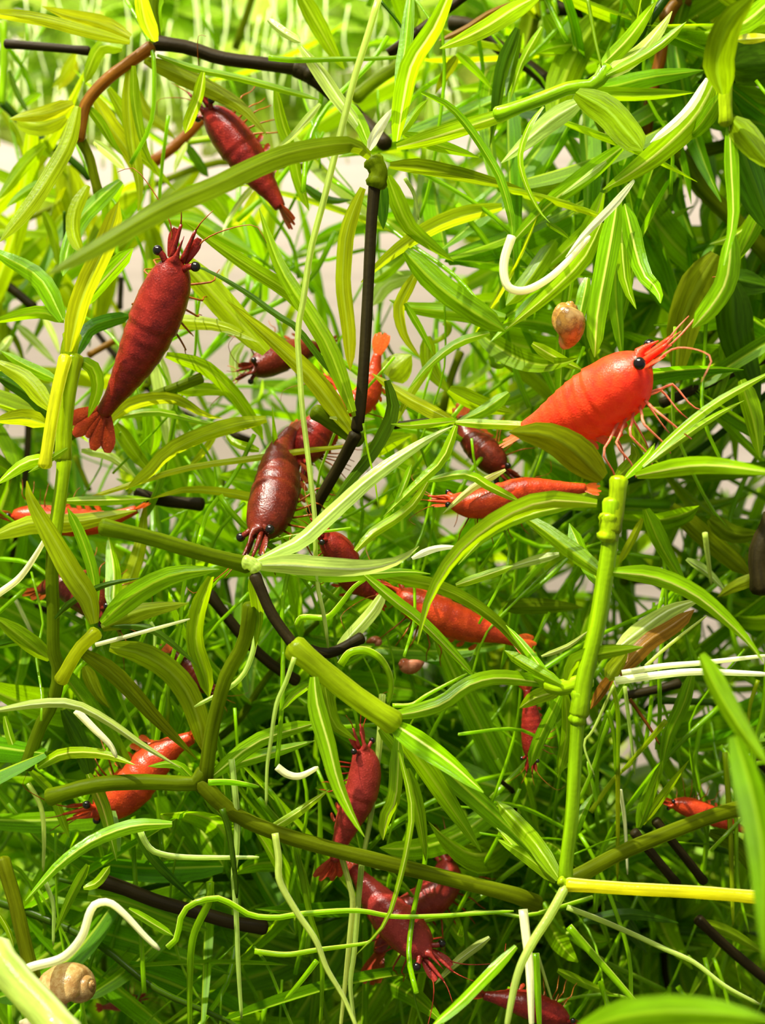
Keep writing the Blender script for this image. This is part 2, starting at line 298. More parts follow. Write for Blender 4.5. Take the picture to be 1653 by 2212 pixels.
# kind, width in photo pixels, depth at base and tip (mm), material, points from base to tip; G's widest dark leaf stands for shadow
STROKES = '''
@A
S 29.8 14 16 k 339,93 407,103 474,125 562,137 634,146
S 26.4 12 12 n 325,102 278,136 237,166 203,200 183,230 176,264 169,298
S 21 13 14 o 176,305 193,339 203,379 213,417
S 18.6 18 18 k 14,95 102,102 190,110
S 23.7 14 14 o 339,95 334,61 330,20 334,-14
L 39 12 5 y 334,90 315,47 305,0 302,-20
L 25.4 16 16 g 342,78 335,20 352,-14
L 27.1 11 6 y 281,91 190,68 85,41 0,30 -20,29
L 33.9 14 16 y 281,81 220,51 146,34 91,14
L 15.6 11 9 g 339,119 423,149 491,163 560,180 694,217
L 40.7 13 10 o 312,129 390,163 474,203 528,237 576,291
L 33.9 12 14 y 281,142 278,220 285,305 302,407 298,457
L 21.7 10 12 g 288,142 291,220 312,322 339,373
L 37.3 16 18 y 203,210 237,271 281,332 305,390
L 21 12 14 g 190,230 220,271 244,312 268,339
L 28.5 18 20 g 234,190 271,254 291,322 325,356 379,412
L 35.6 8 4 y 169,230 149,305 112,373 68,440 0,522
L 35.6 13 13 y 159,224 102,244 20,257
L 44 18 22 y 142,251 85,271 34,257
L 30.5 14 16 g 264,105 217,102 190,156 183,180
L 30.5 10 8 y 190,400 163,451 159,501 176,549
L 20.3 14 18 p 203,305 237,332 271,366
S 30 16 18 k 645,152 690,180 730,215 770,250
S 34 16 16 k 640,148 655,152 668,160
@B
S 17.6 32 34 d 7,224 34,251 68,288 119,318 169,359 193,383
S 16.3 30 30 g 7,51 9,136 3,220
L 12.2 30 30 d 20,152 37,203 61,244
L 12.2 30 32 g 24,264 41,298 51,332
L 31.2 22 20 g 98,312 51,359 20,400 -7,434
L 20.3 20 18 g 95,390 51,417 14,447
L 61 36 38 y 146,356 152,423 169,474 176,508
L 35.6 14 8 g 261,390 210,434 169,481 146,542 136,596
L 32.2 20 22 g 264,396 237,440 234,491 203,542
L 23.7 24 26 g 95,457 115,508 125,576
R 6.8 20 22 d 139,457 139,535
L 25.4 30 30 o 298,196 318,244 356,278 379,302
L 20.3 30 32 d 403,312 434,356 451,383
S 24.4 30 30 n 440,251 390,305 332,349
S 15.2 34 34 g 400,308 468,298
L 15.2 26 26 p 403,308 386,342 376,373
L 24.4 8 10 b 440,156 430,210 413,254 400,288
L 20.3 34 36 y 163,115 136,163 112,190
L 33.9 38 38 y 163,129 142,163 125,196
L 18.6 36 34 g 88,203 61,217 37,244
L 40.7 30 28 g 356,474 423,481 474,508 560,556
L 40.7 28 30 g 434,400 474,440 495,474
L 13.6 18 16 p 556,390 518,437 488,484 481,508
L 30.5 40 40 y 447,474 400,451 359,474
L 23.7 30 32 y 560,407 535,457 501,488
@C
S 25 0 2 k 812,378 803,480 797,600 789,750 782,850 772,925
S 26 2 8 k 768,940 742,990 705,1055 676,1105
S 42 0 0 o 808,350 818,372 814,395
L 46 -2 -30 o 800,338 765,312 702,316 618,333 545,362 470,398 370,440 290,485 215,530 100,595
L 24 -1 -3 w 797,325 815,285 850,232
L 46 -1 -14 b 857,305 870,220 890,135 935,65 965,0 985,-50
L 32 2 6 g 860,200 876,100 886,0 890,-40
L 38 1 3 b 857,318 925,300 1005,275 1110,240 1180,208
L 34 0 6 o 842,358 905,362 990,378 1060,394 1130,408
L 30 3 6 g 870,290 940,312 1035,340
L 22 2 4 g 865,290 900,240 925,215
L 18 0 -3 g 910,200 970,230 1015,280 1055,340 1082,390 1104,470 1108,520
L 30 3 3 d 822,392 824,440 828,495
R 9 2 3 p 875,385 895,420 905,475
L 38 6 8 g 838,380 875,475 905,510 980,565
L 38 12 5 y 1085,447 990,468 915,502 838,556 780,610
L 34 5 8 y 784,406 763,457 748,508 743,560 741,620 753,720 757,800
L 32 8 10 p 650,100 690,150 730,210 770,265 800,320
L 40 14 16 g 645,-20 690,60 724,120 745,150
R 13 8 8 g 580,125 640,130 720,128 800,127 870,123
S 28 24 26 o 770,210 805,180 862,142
S 30 26 20 k 762,240 800,275 832,310
L 20 8 6 p 578,42 610,68 650,92
L 17 9 11 p 692,224 658,264 628,298 585,332
L 26 10 12 g 597,195 610,265 632,325 646,390 668,455
L 20 20 20 d 655,398 685,422 720,433 760,432
L 44 3 3 y 760,935 685,830 618,763 560,712 490,650
L 40 -1 3 g 762,890 712,755 668,679 618,601 590,540 560,450
L 36 5 2 g 700,720 635,640 560,590 470,530 400,480
L 15 1 3 d 735,830 685,765 638,705 595,678 530,630 440,580 378,570
L 22 0 2 g 765,900 728,790 698,720
S 32 4 6 o 683,890 735,925 775,950
L 11 3 4 p 712,902 760,906 810,905
L 14 8 10 y 767,963 665,973 550,990 400,1012 250,1057 170,1082
L 30 2 4 d 835,822 848,880 830,930 794,990 745,1050 705,1110
R 5 0 -2 b 785,915 795,975 810,1040 818,1100
L 28 8 14 g 800,320 770,250 735,215 700,180
L 40 16 20 g 905,40 880,130 858,200
@D
L 36 -5 -2 p 545,1216 600,1190 650,1165 709,1112 787,1043 855,992 930,945 980,920
L 44 -5 -7 p 550,1222 618,1220 700,1226 790,1228 860,1212 905,1180
L 30 -3 0 b 600,1225 700,1242 790,1240 880,1235 930,1240
L 24 -4 -2 b 787,1242 855,1300 900,1334 956,1388 1026,1462
L 30 -1 4 g 795,1236 872,1252 940,1266 1007,1296 1075,1344 1120,1395 1165,1455
S 25 -6 -6 k 552,1245 584,1320 618,1371 640,1398
S 50 -6 -6 y 638,1400 702,1452 770,1506 850,1560
S 34 -8 -5 o 224,1138 330,1163 440,1196 535,1220
L 16 -6 -6 w 540,1212 560,1245 575,1268
S 30 -6 -6 p 532,1214 543,1217 553,1226
L 34 -6 -2 b 838,1547 889,1540 956,1520 1007,1483 1058,1466 1110,1466 1200,1480
L 50 -6 -10 b 845,1560 906,1601 973,1649 1045,1712
L 46 -3 4 g 850,1570 905,1640 960,1720 1040,1840
L 30 -4 -2 b 862,1590 855,1720 834,1770 828,1815
L 14 -6 -9 b 862,1620 889,1737 882,1821 855,1933 828,2000 770,2062
L 30 -1 2 g 880,1660 905,1760 920,1860
L 46 0 6 g 890,1590 990,1690 1110,1800 1190,1890
L 40 -8 -10 b 679,1462 685,1523 709,1608 730,1690 760,1760 788,1808
R 10 -7 -5 p 636,1420 618,1473 597,1523 584,1608 577,1660 575,1740
L 20 -4 -2 b 672,1478 635,1503 608,1535
L 28 -4 0 g 545,1235 560,1330 552,1400
L 22 -4 -2 g 820,1575 855,1620 862,1660
L 34 0 2 g 700,1470 720,1560 770,1600
R 17 2 2 b 736,1436 756,1410 790,1405 821,1422 841,1456 845,1490 838,1522
R 14 4 2 b 641,1352 652,1334 686,1334 712,1331 740,1300 765,1268 792,1250
L 30 4 6 p 831,1276 804,1320 753,1378 722,1415
S 24 5 5 k 670,1405 715,1410 780,1378
L 16 0 1 w 890,1206 922,1190 955,1182 998,1182
L 20 2 2 b 985,1264 1040,1246 1110,1222
L 24 3 5 b 768,1190 807,1150 855,1120 900,1080 945,1000
R 9 -3 -3 b 848,1524 890,1522 925,1500 1010,1455
L 40 -10 -8 b 1290,1088 1180,1082 1080,1122 990,1195 930,1290 902,1392
L 24 -8 -6 b 1240,1092 1150,1110 1060,1150 990,1220
@E
L 42.3 6 2 b 1160,-7 1110,20 1058,54 1007,81 950,105
L 30.5 10 12 d 1119,61 1085,152 1068,271 1058,318
L 13.6 14 14 n 950,88 1007,61 1058,27 1119,0
S 29.8 24 22 k 977,51 1024,56 1078,102 1146,146 1187,180
L 18.6 12 14 g 987,115 1024,149 1065,196
L 23.7 16 18 o 987,122 963,163 940,203
R 6.8 6 6 d 821,0 865,54 889,105
L 35.6 3 1 b 1296,146 1357,85 1405,20 1418,3
L 37.3 2 5 p 1303,166 1381,112 1425,61 1452,24
L 21 1 0 b 1310,163 1415,105 1483,47
L 44 6 8 g 1235,193 1313,190 1398,169 1520,152
L 31.2 5 7 g 1249,203 1381,207 1500,200
L 64.4 0 -6 m 1245,200 1310,237 1350,281 1388,325
L 44 4 8 p 1256,220 1195,257 1137,305 1083,352
S 30.5 2 2 b 1310,149 1283,183 1229,190 1171,213 1076,247
L 23.7 14 10 d 1123,75 1107,142 1093,210
L 16.9 12 12 b 1171,58 1127,136 1100,224
R 8.8 2 0 g 1269,-7 1286,85 1300,146
R 8.1 10 12 p 1306,257 1317,339 1310,417
L 13.6 1 -1 b 1174,230 1144,271 1123,339 1137,400 1164,454 1188,481
L 12.2 -1 2 d 1181,481 1212,501 1232,518
L 16.3 18 18 p 1256,75 1245,119 1229,146
L 15.2 18 18 w 1276,234 1262,251 1252,274
L 33.9 20 22 g 1178,34 1205,88 1218,146
S 30.5 30 30 k 1201,17 1262,24 1323,30
@F
S 26.4 20 20 n 1466,7 1439,51 1432,102 1422,146 1411,190 1401,244 1395,285
S 30.5 18 18 n 1483,0 1455,14 1439,41
S 37.3 18 22 o 1445,318 1483,356 1516,407 1567,457 1618,508 1662,552
S 28.8 24 26 o 1493,332 1567,315
L 17.6 20 22 d 1466,383 1442,440 1381,501
L 16.9 22 22 g 1378,505 1439,478 1500,444
L 57.6 -4 2 b 1544,176 1503,251 1432,322 1364,373 1303,410
L 17.6 -6 -6 w 1528,169 1496,224 1459,264 1405,308
L 18.6 -3 -6 w 1371,390 1330,440 1269,501 1222,556
L 40.7 6 10 b 1344,318 1262,383 1195,434 1127,501 1090,545
L 13.6 4 8 p 1310,349 1256,390 1205,427
L 33.9 10 12 b 1303,417 1276,488 1235,528 1161,596
L 20.3 14 16 b 1653,423 1601,501 1533,528
R 15.2 24 26 g 1564,518 1483,545 1432,559
R 20 -4 -5 w 1106,510 1090,560 1090,600 1104,624 1140,626 1190,598 1240,550 1275,510
L 36 2 4 b 1300,480 1260,560 1180,640 1093,712
L 46 0 -2 b 1335,430 1312,560 1290,680 1285,772
L 34 4 2 b 1340,450 1350,600 1375,668
L 42 2 -4 b 1350,440 1385,580 1420,625 1427,655
L 40 8 8 g 1330,470 1330,640 1345,780
L 30 6 4 b 1270,600 1255,670 1245,725
L 40 10 8 g 1200,520 1140,610 1093,660
L 28 6 6 b 1150,742 1200,772 1260,800
@G
S 30.5 -10 -10 b 1571,163 1567,203 1569,264
L 71.1 -12 -22 m 1561,203 1550,136 1574,51 1635,-14
L 47.4 -8 -12 b 1676,-7 1601,54 1523,71
L 31.2 -10 -12 b 1576,264 1581,373 1584,474 1564,573
L 61 -10 -14 m 1581,257 1621,305 1669,366
L 77.9 -8 -4 d 1588,288 1632,407 1669,508
L 23.7 -8 -14 Y 1591,86 1669,80
L 101.6 10 10 d 1581,142 1676,132
L 37.3 -6 0 g 1554,210 1513,271 1476,305
L 40.7 8 10 g 1653,437 1621,508 1584,576
@G
L 47.4 -10 -8 b 1581,509 1571,601 1540,658 1496,709
L 84.7 8 10 o 1550,550 1500,635 1472,713 1462,828
L 81.3 10 14 d 1581,611 1584,702 1601,770 1642,872
L 54.2 14 14 d 1581,601 1669,621
L 40.7 14 16 g 1567,736 1554,821 1513,923
L 44 8 6 g 1601,821 1628,906 1642,990
@H
S 37.3 -9 -9 b 1337,1038 1330,1110 1323,1143
L 21 -9 -7 b 1388,1007 1466,933 1550,868 1653,811 1686,794
L 19 -8 -5 b 1395,1004 1483,940 1550,896 1608,865
L 40.7 -9 -22 b 1374,1028 1483,1007 1567,1007 1689,1024
L 77.9 -9 -12 o 1303,1034 1239,973 1178,940 1100,933
L 19 -9 -5 b 1350,1034 1398,984 1415,957
L 30.5 -4 0 g 1330,1034 1374,990 1364,957
S 38 -9 -8 b 1323,1085 1318,1170 1308,1240 1296,1320 1282,1390 1265,1455 1252,1540
S 30 -8 -7 b 1250,1540 1243,1640 1236,1760 1224,1860 1222,1905
S 42 -9 -9 b 1316,1118 1315,1150 1312,1160
S 36 -8 -8 b 1253,1500 1250,1545 1247,1556
L 40 -8 -2 g 1308,1245 1228,1185 1160,1134 1105,1100
L 40 -9 -14 b 1322,1236 1415,1246 1500,1283 1567,1337 1618,1388 1650,1432
L 34 -8 -9 g 1225,1470 1243,1427 1296,1412 1390,1398
L 30 -6 0 g 1300,1270 1265,1210 1230,1130
S 36 -6 -4 g 1270,1470 1215,1485 1190,1478
L 26 -6 -2 g 1212,1478 1144,1440 1090,1405
L 30 -5 0 g 1205,1485 1160,1468 1093,1466
L 20 -4 0 b 1195,1475 1128,1390 1093,1350
L 36 -4 0 b 1210,1490 1155,1508 1122,1530
L 28 0 2 g 1212,1500 1160,1608 1144,1660
L 28 -2 2 g 1222,1500 1225,1580 1205,1680
L 12 0 4 p 1170,1418 1228,1395 1275,1360
@I
L 37.3 2 3 y 1313,1466 1327,1446 1357,1405
L 42.3 4 6 p 1337,1398 1398,1351 1449,1317 1516,1293
L 37.3 3 5 n 1337,1456 1398,1388 1449,1354 1500,1317
R 8.1 3 3 p 1395,1439 1449,1391 1527,1330
R 17.6 1 -3 w 1330,1471 1432,1457 1516,1451 1666,1457
R 13.6 2 0 w 1344,1454 1432,1439 1516,1432 1666,1415
L 25.4 4 4 n 1327,1459 1296,1500 1276,1532
R 10.8 6 8 b 1320,1469 1335,1540 1335,1673
R 8.8 6 8 p 1350,1483 1361,1574 1372,1673
R 8.1 8 8 n 1361,1510 1405,1574 1425,1608
R 12.2 6 8 y 1439,1557 1398,1605 1344,1666
R 6.8 5 5 p 1327,1479 1283,1574 1262,1608 1283,1673
S 19.6 14 14 k 1354,1503 1432,1486 1466,1476
S 15.2 16 16 d 1422,1513 1483,1515 1550,1517
L 33.9 8 10 g 1496,1456 1476,1523 1445,1591 1428,1673
R 10.2 8 8 g 1313,1534 1327,1591 1330,1673
@J
L 47.4 -24 -34 m 1513,1415 1550,1490 1601,1574 1662,1656
L 44 14 16 o 1452,1093 1533,1168 1625,1246
L 37.3 6 8 g 1395,1100 1432,1185 1483,1269
S 50.8 6 6 k 1676,1120 1642,1195 1649,1269
L 16.9 10 12 y 1388,1120 1364,1168 1337,1219
L 20.3 8 10 p 1208,1197 1144,1213 1079,1234
L 37.3 14 14 o 1083,1310 1178,1310 1259,1312
R 12.2 10 12 p 1523,1151 1537,1263
L 30.5 10 12 o 1653,1242 1594,1263 1550,1290
L 44 12 14 o 1533,1120 1584,1154 1653,1154
L 20.3 12 12 p 1483,1208 1527,1236 1567,1276
R 9.5 10 10 y 1638,1469 1621,1523 1615,1581
L 67.8 -36 -46 m 1588,1591 1621,1703 1649,1855 1652,2075
L 88.1 -40 -46 m 1249,2225 1364,2194 1500,2186 1669,2204
@K
S 27.8 -8 -10 Y 1229,1911 1364,1920 1500,1927 1601,1935 1669,1942
S 32.5 2 8 o 1235,1901 1330,1848 1398,1818 1500,1777 1567,1754 1605,1745
S 20.3 -8 -8 b 1212,1903 1223,1909 1235,1913
R 21 -8 -12 p 1223,1913 1188,1977 1147,2042 1117,2109 1093,2225
L 37.3 -5 2 g 1208,1899 1161,1828 1127,1788 1073,1730
L 30.5 -4 2 g 1201,1903 1144,1855 1073,1811
L 23.7 -2 2 b 1195,1889 1137,1855 1073,1788
R 12.2 -6 -8 p 1225,1960 1296,1987 1374,2021 1432,2048 1500,2079 1567,2130 1642,2170
R 16.3 -5 -7 b 1229,2001 1279,2059 1330,2116 1398,2194
R 20.3 -4 -6 w 1130,1964 1137,2025 1144,2092 1149,2225
R 16.9 -3 -4 b 1157,2059 1161,2126 1166,2225
S 22.4 12 14 k 1510,1987 1567,2042 1635,2099 1669,2126
S 20.3 8 10 k 1371,1798 1432,1872 1462,1909
S 19.6 10 12 k 1418,1774 1483,1855 1520,1903
L 21 8 4 g 1381,1788 1405,1720 1432,1642
L 19 8 4 g 1388,1781 1432,1720 1489,1642
L 16.9 9 9 g 1378,1788 1388,1737 1418,1672
R 11.5 10 10 y 1276,1754 1330,1679 1371,1645
R 9.5 10 10 b 1296,1760 1283,1703 1269,1645
R 10.2 8 10 y 1335,1649 1335,1771 1334,1903
R 8.8 9 10 w 1340,1706 1350,1774 1356,1889
R 12.9 12 10 y 1567,1625 1577,1771 1581,1889 1584,1998
R 10.2 12 10 b 1589,1625 1591,1788 1594,1906 1618,2014
L 37.3 12 14 o 1533,1798 1594,1828 1649,1903
L 27.1 14 14 d 1262,1991 1364,1974 1466,1994
L 20.3 10 12 g 1205,2096 1262,2123 1330,2150
L 23.7 10 12 g 1235,1815 1259,1754 1283,1713
R 6.8 8 8 p 1161,2059 1184,2133 1201,2191
L 30.5 16 16 g 1269,1899 1303,1842 1364,1804
L 27.1 12 14 g 1516,1991 1584,2018 1655,2062
L 37.3 18 18 d 1310,1943 1350,1991 1398,2059
@L
S 27.1 2 0 Y 141,774 125,838 112,906 97,1004
S 35.6 3 3 g 161,774 146,855 139,923 136,990
S 30.5 3 3 g 139,997 132,1058 124,1112 115,1177
S 37.3 3 3 y 156,726 149,760 149,784
L 45.7 2 -4 y 149,760 169,669 190,611 230,523 257,435
L 44 4 8 g 136,692 85,601 0,550 -20,536
L 28.5 4 8 g 139,692 85,675 0,692 -17,699
L 32.2 7 12 d 163,767 190,713 237,692 285,682
L 37.3 2 2 b 176,662 217,611 288,536
L 32.2 3 4 g 166,777 200,794 210,838 190,902
L 44 5 8 d 102,899 68,855 0,814 -17,811
L 42.3 3 5 y 108,882 58,821 0,787 -17,777
L 27.1 6 8 g 122,821 51,787 0,757
L 39 4 0 y 100,916 51,902 -14,909
L 28.5 2 0 b 108,987 51,1001 -10,1048
L 13.6 0 0 g 146,968 112,990 61,1021
S 15.2 40 40 k 63,882 58,990 44,1109 27,1211
S 21 34 34 k -10,597 27,625 71,662
S 12.2 45 45 k 262,601 259,665
S 13.6 30 30 n 193,767 247,736
L 14.2 40 40 o 14,702 37,740 54,787
L 21 36 36 p 37,702 78,740 122,787
L 15.2 30 34 p 95,686 115,726 129,767
L 20.3 28 26 p 24,726 7,750 -14,767
@M
S 28.5 0 0 y 207,1368 169,1405 132,1469
S 28.5 3 5 o 117,1141 112,1236 115,1320 115,1405 127,1456 112,1523 85,1574 58,1656
L 50.8 -2 -5 y 205,1347 193,1290 163,1246 125,1181 68,1080 58,1039
L 25.4 0 0 g 208,1303 200,1236 176,1161 146,1097
L 50.8 0 -3 g 220,1347 288,1286 373,1242 474,1230
L 40.7 2 2 o 220,1357 305,1320 407,1303
R 9.5 2 0 w 207,1393 288,1371 339,1357 410,1337
L 15.2 0 -2 d 119,1337 152,1303 203,1273 244,1259 302,1249
L 37.3 6 10 b 244,1317 246,1236 234,1158
L 33.9 12 15 y 247,1330 288,1229 305,1168 315,1080
L 37.3 0 3 o 169,1405 237,1449 288,1500 339,1557 427,1642
L 50.8 3 6 y 237,1398 305,1412 366,1449 407,1500 434,1574 437,1622
L 16.9 2 2 d 237,1351 322,1357 390,1405 430,1442
L 37.3 2 6 g 457,1246 430,1320 423,1388 444,1456 452,1507
L 44 4 2 g 108,1425 58,1385 -14,1330
L 20.3 6 8 d -10,1395 34,1388 68,1395
R 15.6 4 0 w -7,1285 41,1249 78,1198 107,1147
L 21 -6 -4 p -7,1535 85,1520 163,1523 237,1561 305,1608 390,1659
R 16.9 -3 -3 w 164,1534 203,1574 237,1608 252,1637
L 37.3 4 6 d 136,1534 156,1574 180,1625 196,1683
L 21 6 6 g 112,1537 85,1584 54,1669
L 18.6 6 6 b 10,1547 27,1608 58,1669
L 44 6 9 y -14,1158 68,1130 169,1127 295,1103
L 27.1 5 0 b 81,1659 136,1628 220,1628 291,1652
L 30.5 8 8 o 183,1439 210,1500 237,1530
R 13.6 4 2 p 549,1263 556,1337 542,1422 508,1476 420,1527
R 7.5 12 12 p 325,1344 334,1364 334,1415
R 9.5 14 16 w 34,1296 54,1337 78,1388
@N
S 32 -2 2 o 542,1310 528,1388 491,1456 471,1523 456,1591 444,1680
S 34 2 2 o 440,1670 425,1692 305,1689 203,1696 108,1722
S 34 2 3 o 434,1690 500,1755 594,1798 720,1835 855,1869 990,1903 1110,1933 1160,1952
S 24 12 14 k 454,1285 520,1370 580,1430 640,1470
L 32 -2 -6 b 372,1780 288,1784 203,1815 135,1862 91,1906 55,1946
L 30 2 4 b 190,1672 220,1737 237,1798 252,1860
S 30 6 8 k 215,1902 271,1920 339,1947 423,1970 508,1994 570,2003
L 22 2 6 d 296,1800 339,1865 430,1955
R 14 0 1 p 303,1795 315,1821 339,1842 406,1852 560,1852
R 20 -10 -10 w 18,2114 68,2089 135,2069 176,2025 193,1974 207,1953 237,1950 271,1977 312,2021 345,2052
R 13 -5 -4 b 362,2047 383,2025 390,1984 413,1954 467,1940 501,1953 542,1977 600,1982 652,1974 770,1967 855,1980 973,1977 1110,1968
R 14 2 2 p 500,1640 511,1750 511,1838 505,1890 511,1990 515,2092 522,2200
S 76 -16 -20 p -15,2060 40,2125 100,2190 140,2240
S 32 -2 -4 o 5,1860 30,1940 50,2025 70,2110
L 12 0 0 b -5,1970 17,2007 30,2045
L 22 2 4 g 190,1868 152,1940 118,2018
R 17 2 2 g 454,1905 450,1950 417,2025 410,2126 410,2225
R 14 0 0 d 480,1747 495,1798 508,1890 512,1940
L 20 0 0 b 180,1918 210,1906 238,1870
L 50 6 8 g 190,1933 271,1947 373,1984 450,2010
L 18 4 4 b 278,1963 322,1990 375,2022
R 10 4 4 p 98,1906 115,1957 115,2042
R 11 6 6 p 61,1692 88,1743 95,1804 93,1882
R 15 -6 -8 p 594,1800 602,1855 604,1903 641,1970 682,2031 706,2092 740,2150 760,2194 772,2225
R 12 -1 -1 b 550,2055 618,2062 685,2052 787,2038 805,2028
R 13 4 4 g 638,1828 655,1906 668,1970 695,2075 692,2220
L 24 -10 -14 b 1115,2044 1041,2119 990,2170 930,2220
L 20 6 6 p 1058,2025 990,2075 940,2126
L 22 2 4 b 570,1800 635,1760 712,1705
R 12 3 3 b 685,2075 650,2120 615,2160
R 17 0 0 w 598,1656 622,1673 650,1676 688,1657
L 34 2 4 b 455,1680 560,1600 690,1560
L 30 3 5 b 450,1670 540,1640 680,1600
R 14 0 1 b 450,1690 500,1690 560,1700
L 20 3 3 b 440,1700 460,1740 480,1765
L 22 2 2 g 420,1685 380,1650 320,1655
L 26 4 8 g 255,1840 240,1760 225,1700
L 20 8 8 g 60,1660 110,1710 150,1810
@O
L 33.9 12 6 y 285,682 373,692 474,702 562,740
L 28.5 8 10 y 237,909 288,872 373,862 440,896 481,904
L 16.9 10 10 b 244,902 339,889 440,912 508,919
L 33.9 10 8 y 576,906 474,929 373,973 322,1024 271,1058
L 44 18 18 p 339,760 359,855 369,984
L 31.2 12 14 g 383,845 457,841 515,855
L 31.2 8 14 g 359,767 440,794 501,848 542,906 569,950
L 35.6 12 14 g 251,916 288,973 332,1028
L 21 14 16 p 176,973 237,984 295,1031
S 27.1 16 16 k 298,1068 359,1082 434,1089
L 21 10 10 y 610,1092 508,1068 407,1058 325,1078
L 21 8 10 b 136,1082 237,1080 329,1077
L 57.6 8 8 y 576,760 508,686 423,594 373,550
L 40.7 16 18 g 325,862 332,923 325,984
L 13.6 20 20 p 501,550 488,591 495,611
L 16.9 16 16 y 468,940 440,977 407,1011
L 23.7 20 20 p 528,740 508,770 512,831
L 20.3 12 14 b 560,973 508,957 484,933
S 10.2 34 34 o 163,987 193,1058
@P
L 54.2 8 4 g 875,543 940,611 1007,662 1092,716
L 40.7 10 12 g 1092,686 990,675 889,665 841,648
L 27.1 8 10 y 902,587 875,635 862,669 875,726 909,774
L 16.9 8 8 g 875,655 909,713 936,767
L 21 4 2 b 987,909 889,919 845,916
L 31.2 5 8 y 984,912 923,882 872,855 804,807
L 21 3 0 b 984,912 1058,916 1126,919 1177,923
L 24.4 3 2 b 985,919 957,990 906,1041 828,1116
L 21 8 8 y 940,770 906,821 875,872 855,919
L 21 6 4 b 1058,719 990,740 929,787 882,841
L 40.7 8 10 g 970,841 1041,875 1112,892
S 17.6 30 30 o 994,763 973,821 957,885
L 30.5 6 6 g 1099,848 1041,889 984,912
L 20.3 4 4 b 923,1038 1007,1024 1058,1051 1126,1085
L 16.9 4 2 b 889,1004 872,1051 848,1106
L 16.9 6 6 p 1092,1014 1024,1051 957,1109
S 15.2 10 10 k 852,919 906,912 973,906
L 67.8 14 14 y 838,814 865,787 889,767
L 37.3 14 16 y 923,726 929,794 970,848
L 30.5 22 22 g 804,608 855,570 892,533
L 37.3 24 24 p 906,594 838,611 801,662
R 13.6 14 14 b 1062,770 1065,787 1082,791 1095,780
R 13.6 18 18 y 960,696 970,706 967,719 950,733 926,743
L 20.3 12 10 b 1160,635 1110,692 1058,740
R 8.1 30 30 o 828,719 841,753 857,775
L 40.7 16 16 g 787,984 855,950 889,940
R 4.4 6 6 g 855,1608 882,1574 909,1520
L 16.9 4 2 b 933,1354 973,1405 1024,1462
@Q
R 15 -5 -2 p 820,-10 794,78 767,163 750,230 733,298 716,366 696,447 679,508 668,560 655,652 643,719 648,804 652,872 662,957 672,1041 680,1120 684,1250 700,1330 709,1400
@R
R 15 6 8 p 826,1500 820,1600 803,1750 787,1838 780,1880
@T
R 13 3 3 p 738,1850 752,1900 762,1945 757,2010 745,2130 735,2225
@U
R 13 4 4 p 782,1860 774,1950 765,2060 757,2130 768,2225
'''
# ---------------------------------------------------------------- the weed plants that can be told apart
LABELS = {
 'A': 'weed with thick near-black stem and orange-brown side branch at the top corner',
 'B': 'loose lime weed leaves around the thin dark twig beside the topmost shrimp',
 'C': 'tall weed with upright near-black stem and long olive leaf crossing the topmost shrimp',
 'D': 'bright weed whose pale knuckle of leaves sits just below the downward-facing shrimp',
 'E': 'pale green weed whorl in front of the top dark stems, leaves fanned wide',
 'F': 'weed on the knobbly brown stem with broad leaf curling above the amber snail',
 'G': 'broad blurred green weed at the upper edge with bulbous bright node',
 'H': 'long jointed bright green weed stem rising below the bright red shrimp',
 'I': 'yellowing weed node with two straight cream stalks reaching the picture edge',
 'J': 'out-of-focus broad deep green blades along the lower edge',
 'K': 'weed whorl with thick yellow stalk and cream straps near the bottom corner',
 'L': 'weed with shiny yellow stalk beside the tail of the large dark red shrimp',
 'M': 'leafy lime weed on olive stem over the half-hidden brown shrimp',
 'N': 'dark olive forking weed stem with curling cream roots over the lowest shrimps',
 'O': 'arching lime weed leaves between the large dark red shrimp and the dark upright stem',
 'P': 'weed whorl of narrow leaves just below the tail of the bright red shrimp',
}
SPINES = []          # what the sprigs behind must not cover
def stroke(parent, origin, kind, w, d0, d1, mat, pts, rng):
    n = len(pts)
    p3 = [P(x, y, d0 + (d1 - d0) * i / (n - 1) ) for i, (x, y) in enumerate(pts)]
    dm = (d0 + d1) / 2
    wm = pxm(w, dm)
    if kind == 'S': SPINES.extend(pix(q) + (w * .75, q.y) for q in spline(p3, 6)[0])
    length = sum((a - b).length for a, b in zip(p3, p3[1:]))
    bends = max(6, n * 2)
    seg = int(min(34 if kind == 'R' else 22, max(bends * (2 if kind == 'R' else 1), length / .0022)))
    c, _ = spline(p3, seg)
    if kind == 'L':
        roll = rng.uniform(-.55, .55)
        nr = facing(c, roll, rng.uniform(-.8, .8))
        V, F, UV = ribbon(c, wm / max(.8, math.cos(roll)), nr, rng.uniform(.15, .4), rng, blunt=(rng.random() < .25))
        name = 'leaf'
    else:
        r0 = wm * .5
        if kind == 'S':
            rad = [r0 * (1.0 + .16 * (math.exp(-(i / seg * 14) ** 2) + math.exp(-((1 - i / seg) * 14) ** 2))) * (1 + .05 * (rng.random() - .5)) for i in range(seg + 1)]
            name = 'stem'
        else:
            rad = [r0 * (1 - .45 * (i / seg) ** 2) for i in range(seg + 1)]; rad[-1] *= .5; name = 'root'
        V, F, UV = tube(c, rad, 9 if kind == 'S' else 6)
    if kind == 'S' and mat in 'bg': mat = 's'
    return mesh_obj(name, [v - origin for v in V], F, M[mat], parent, UV)

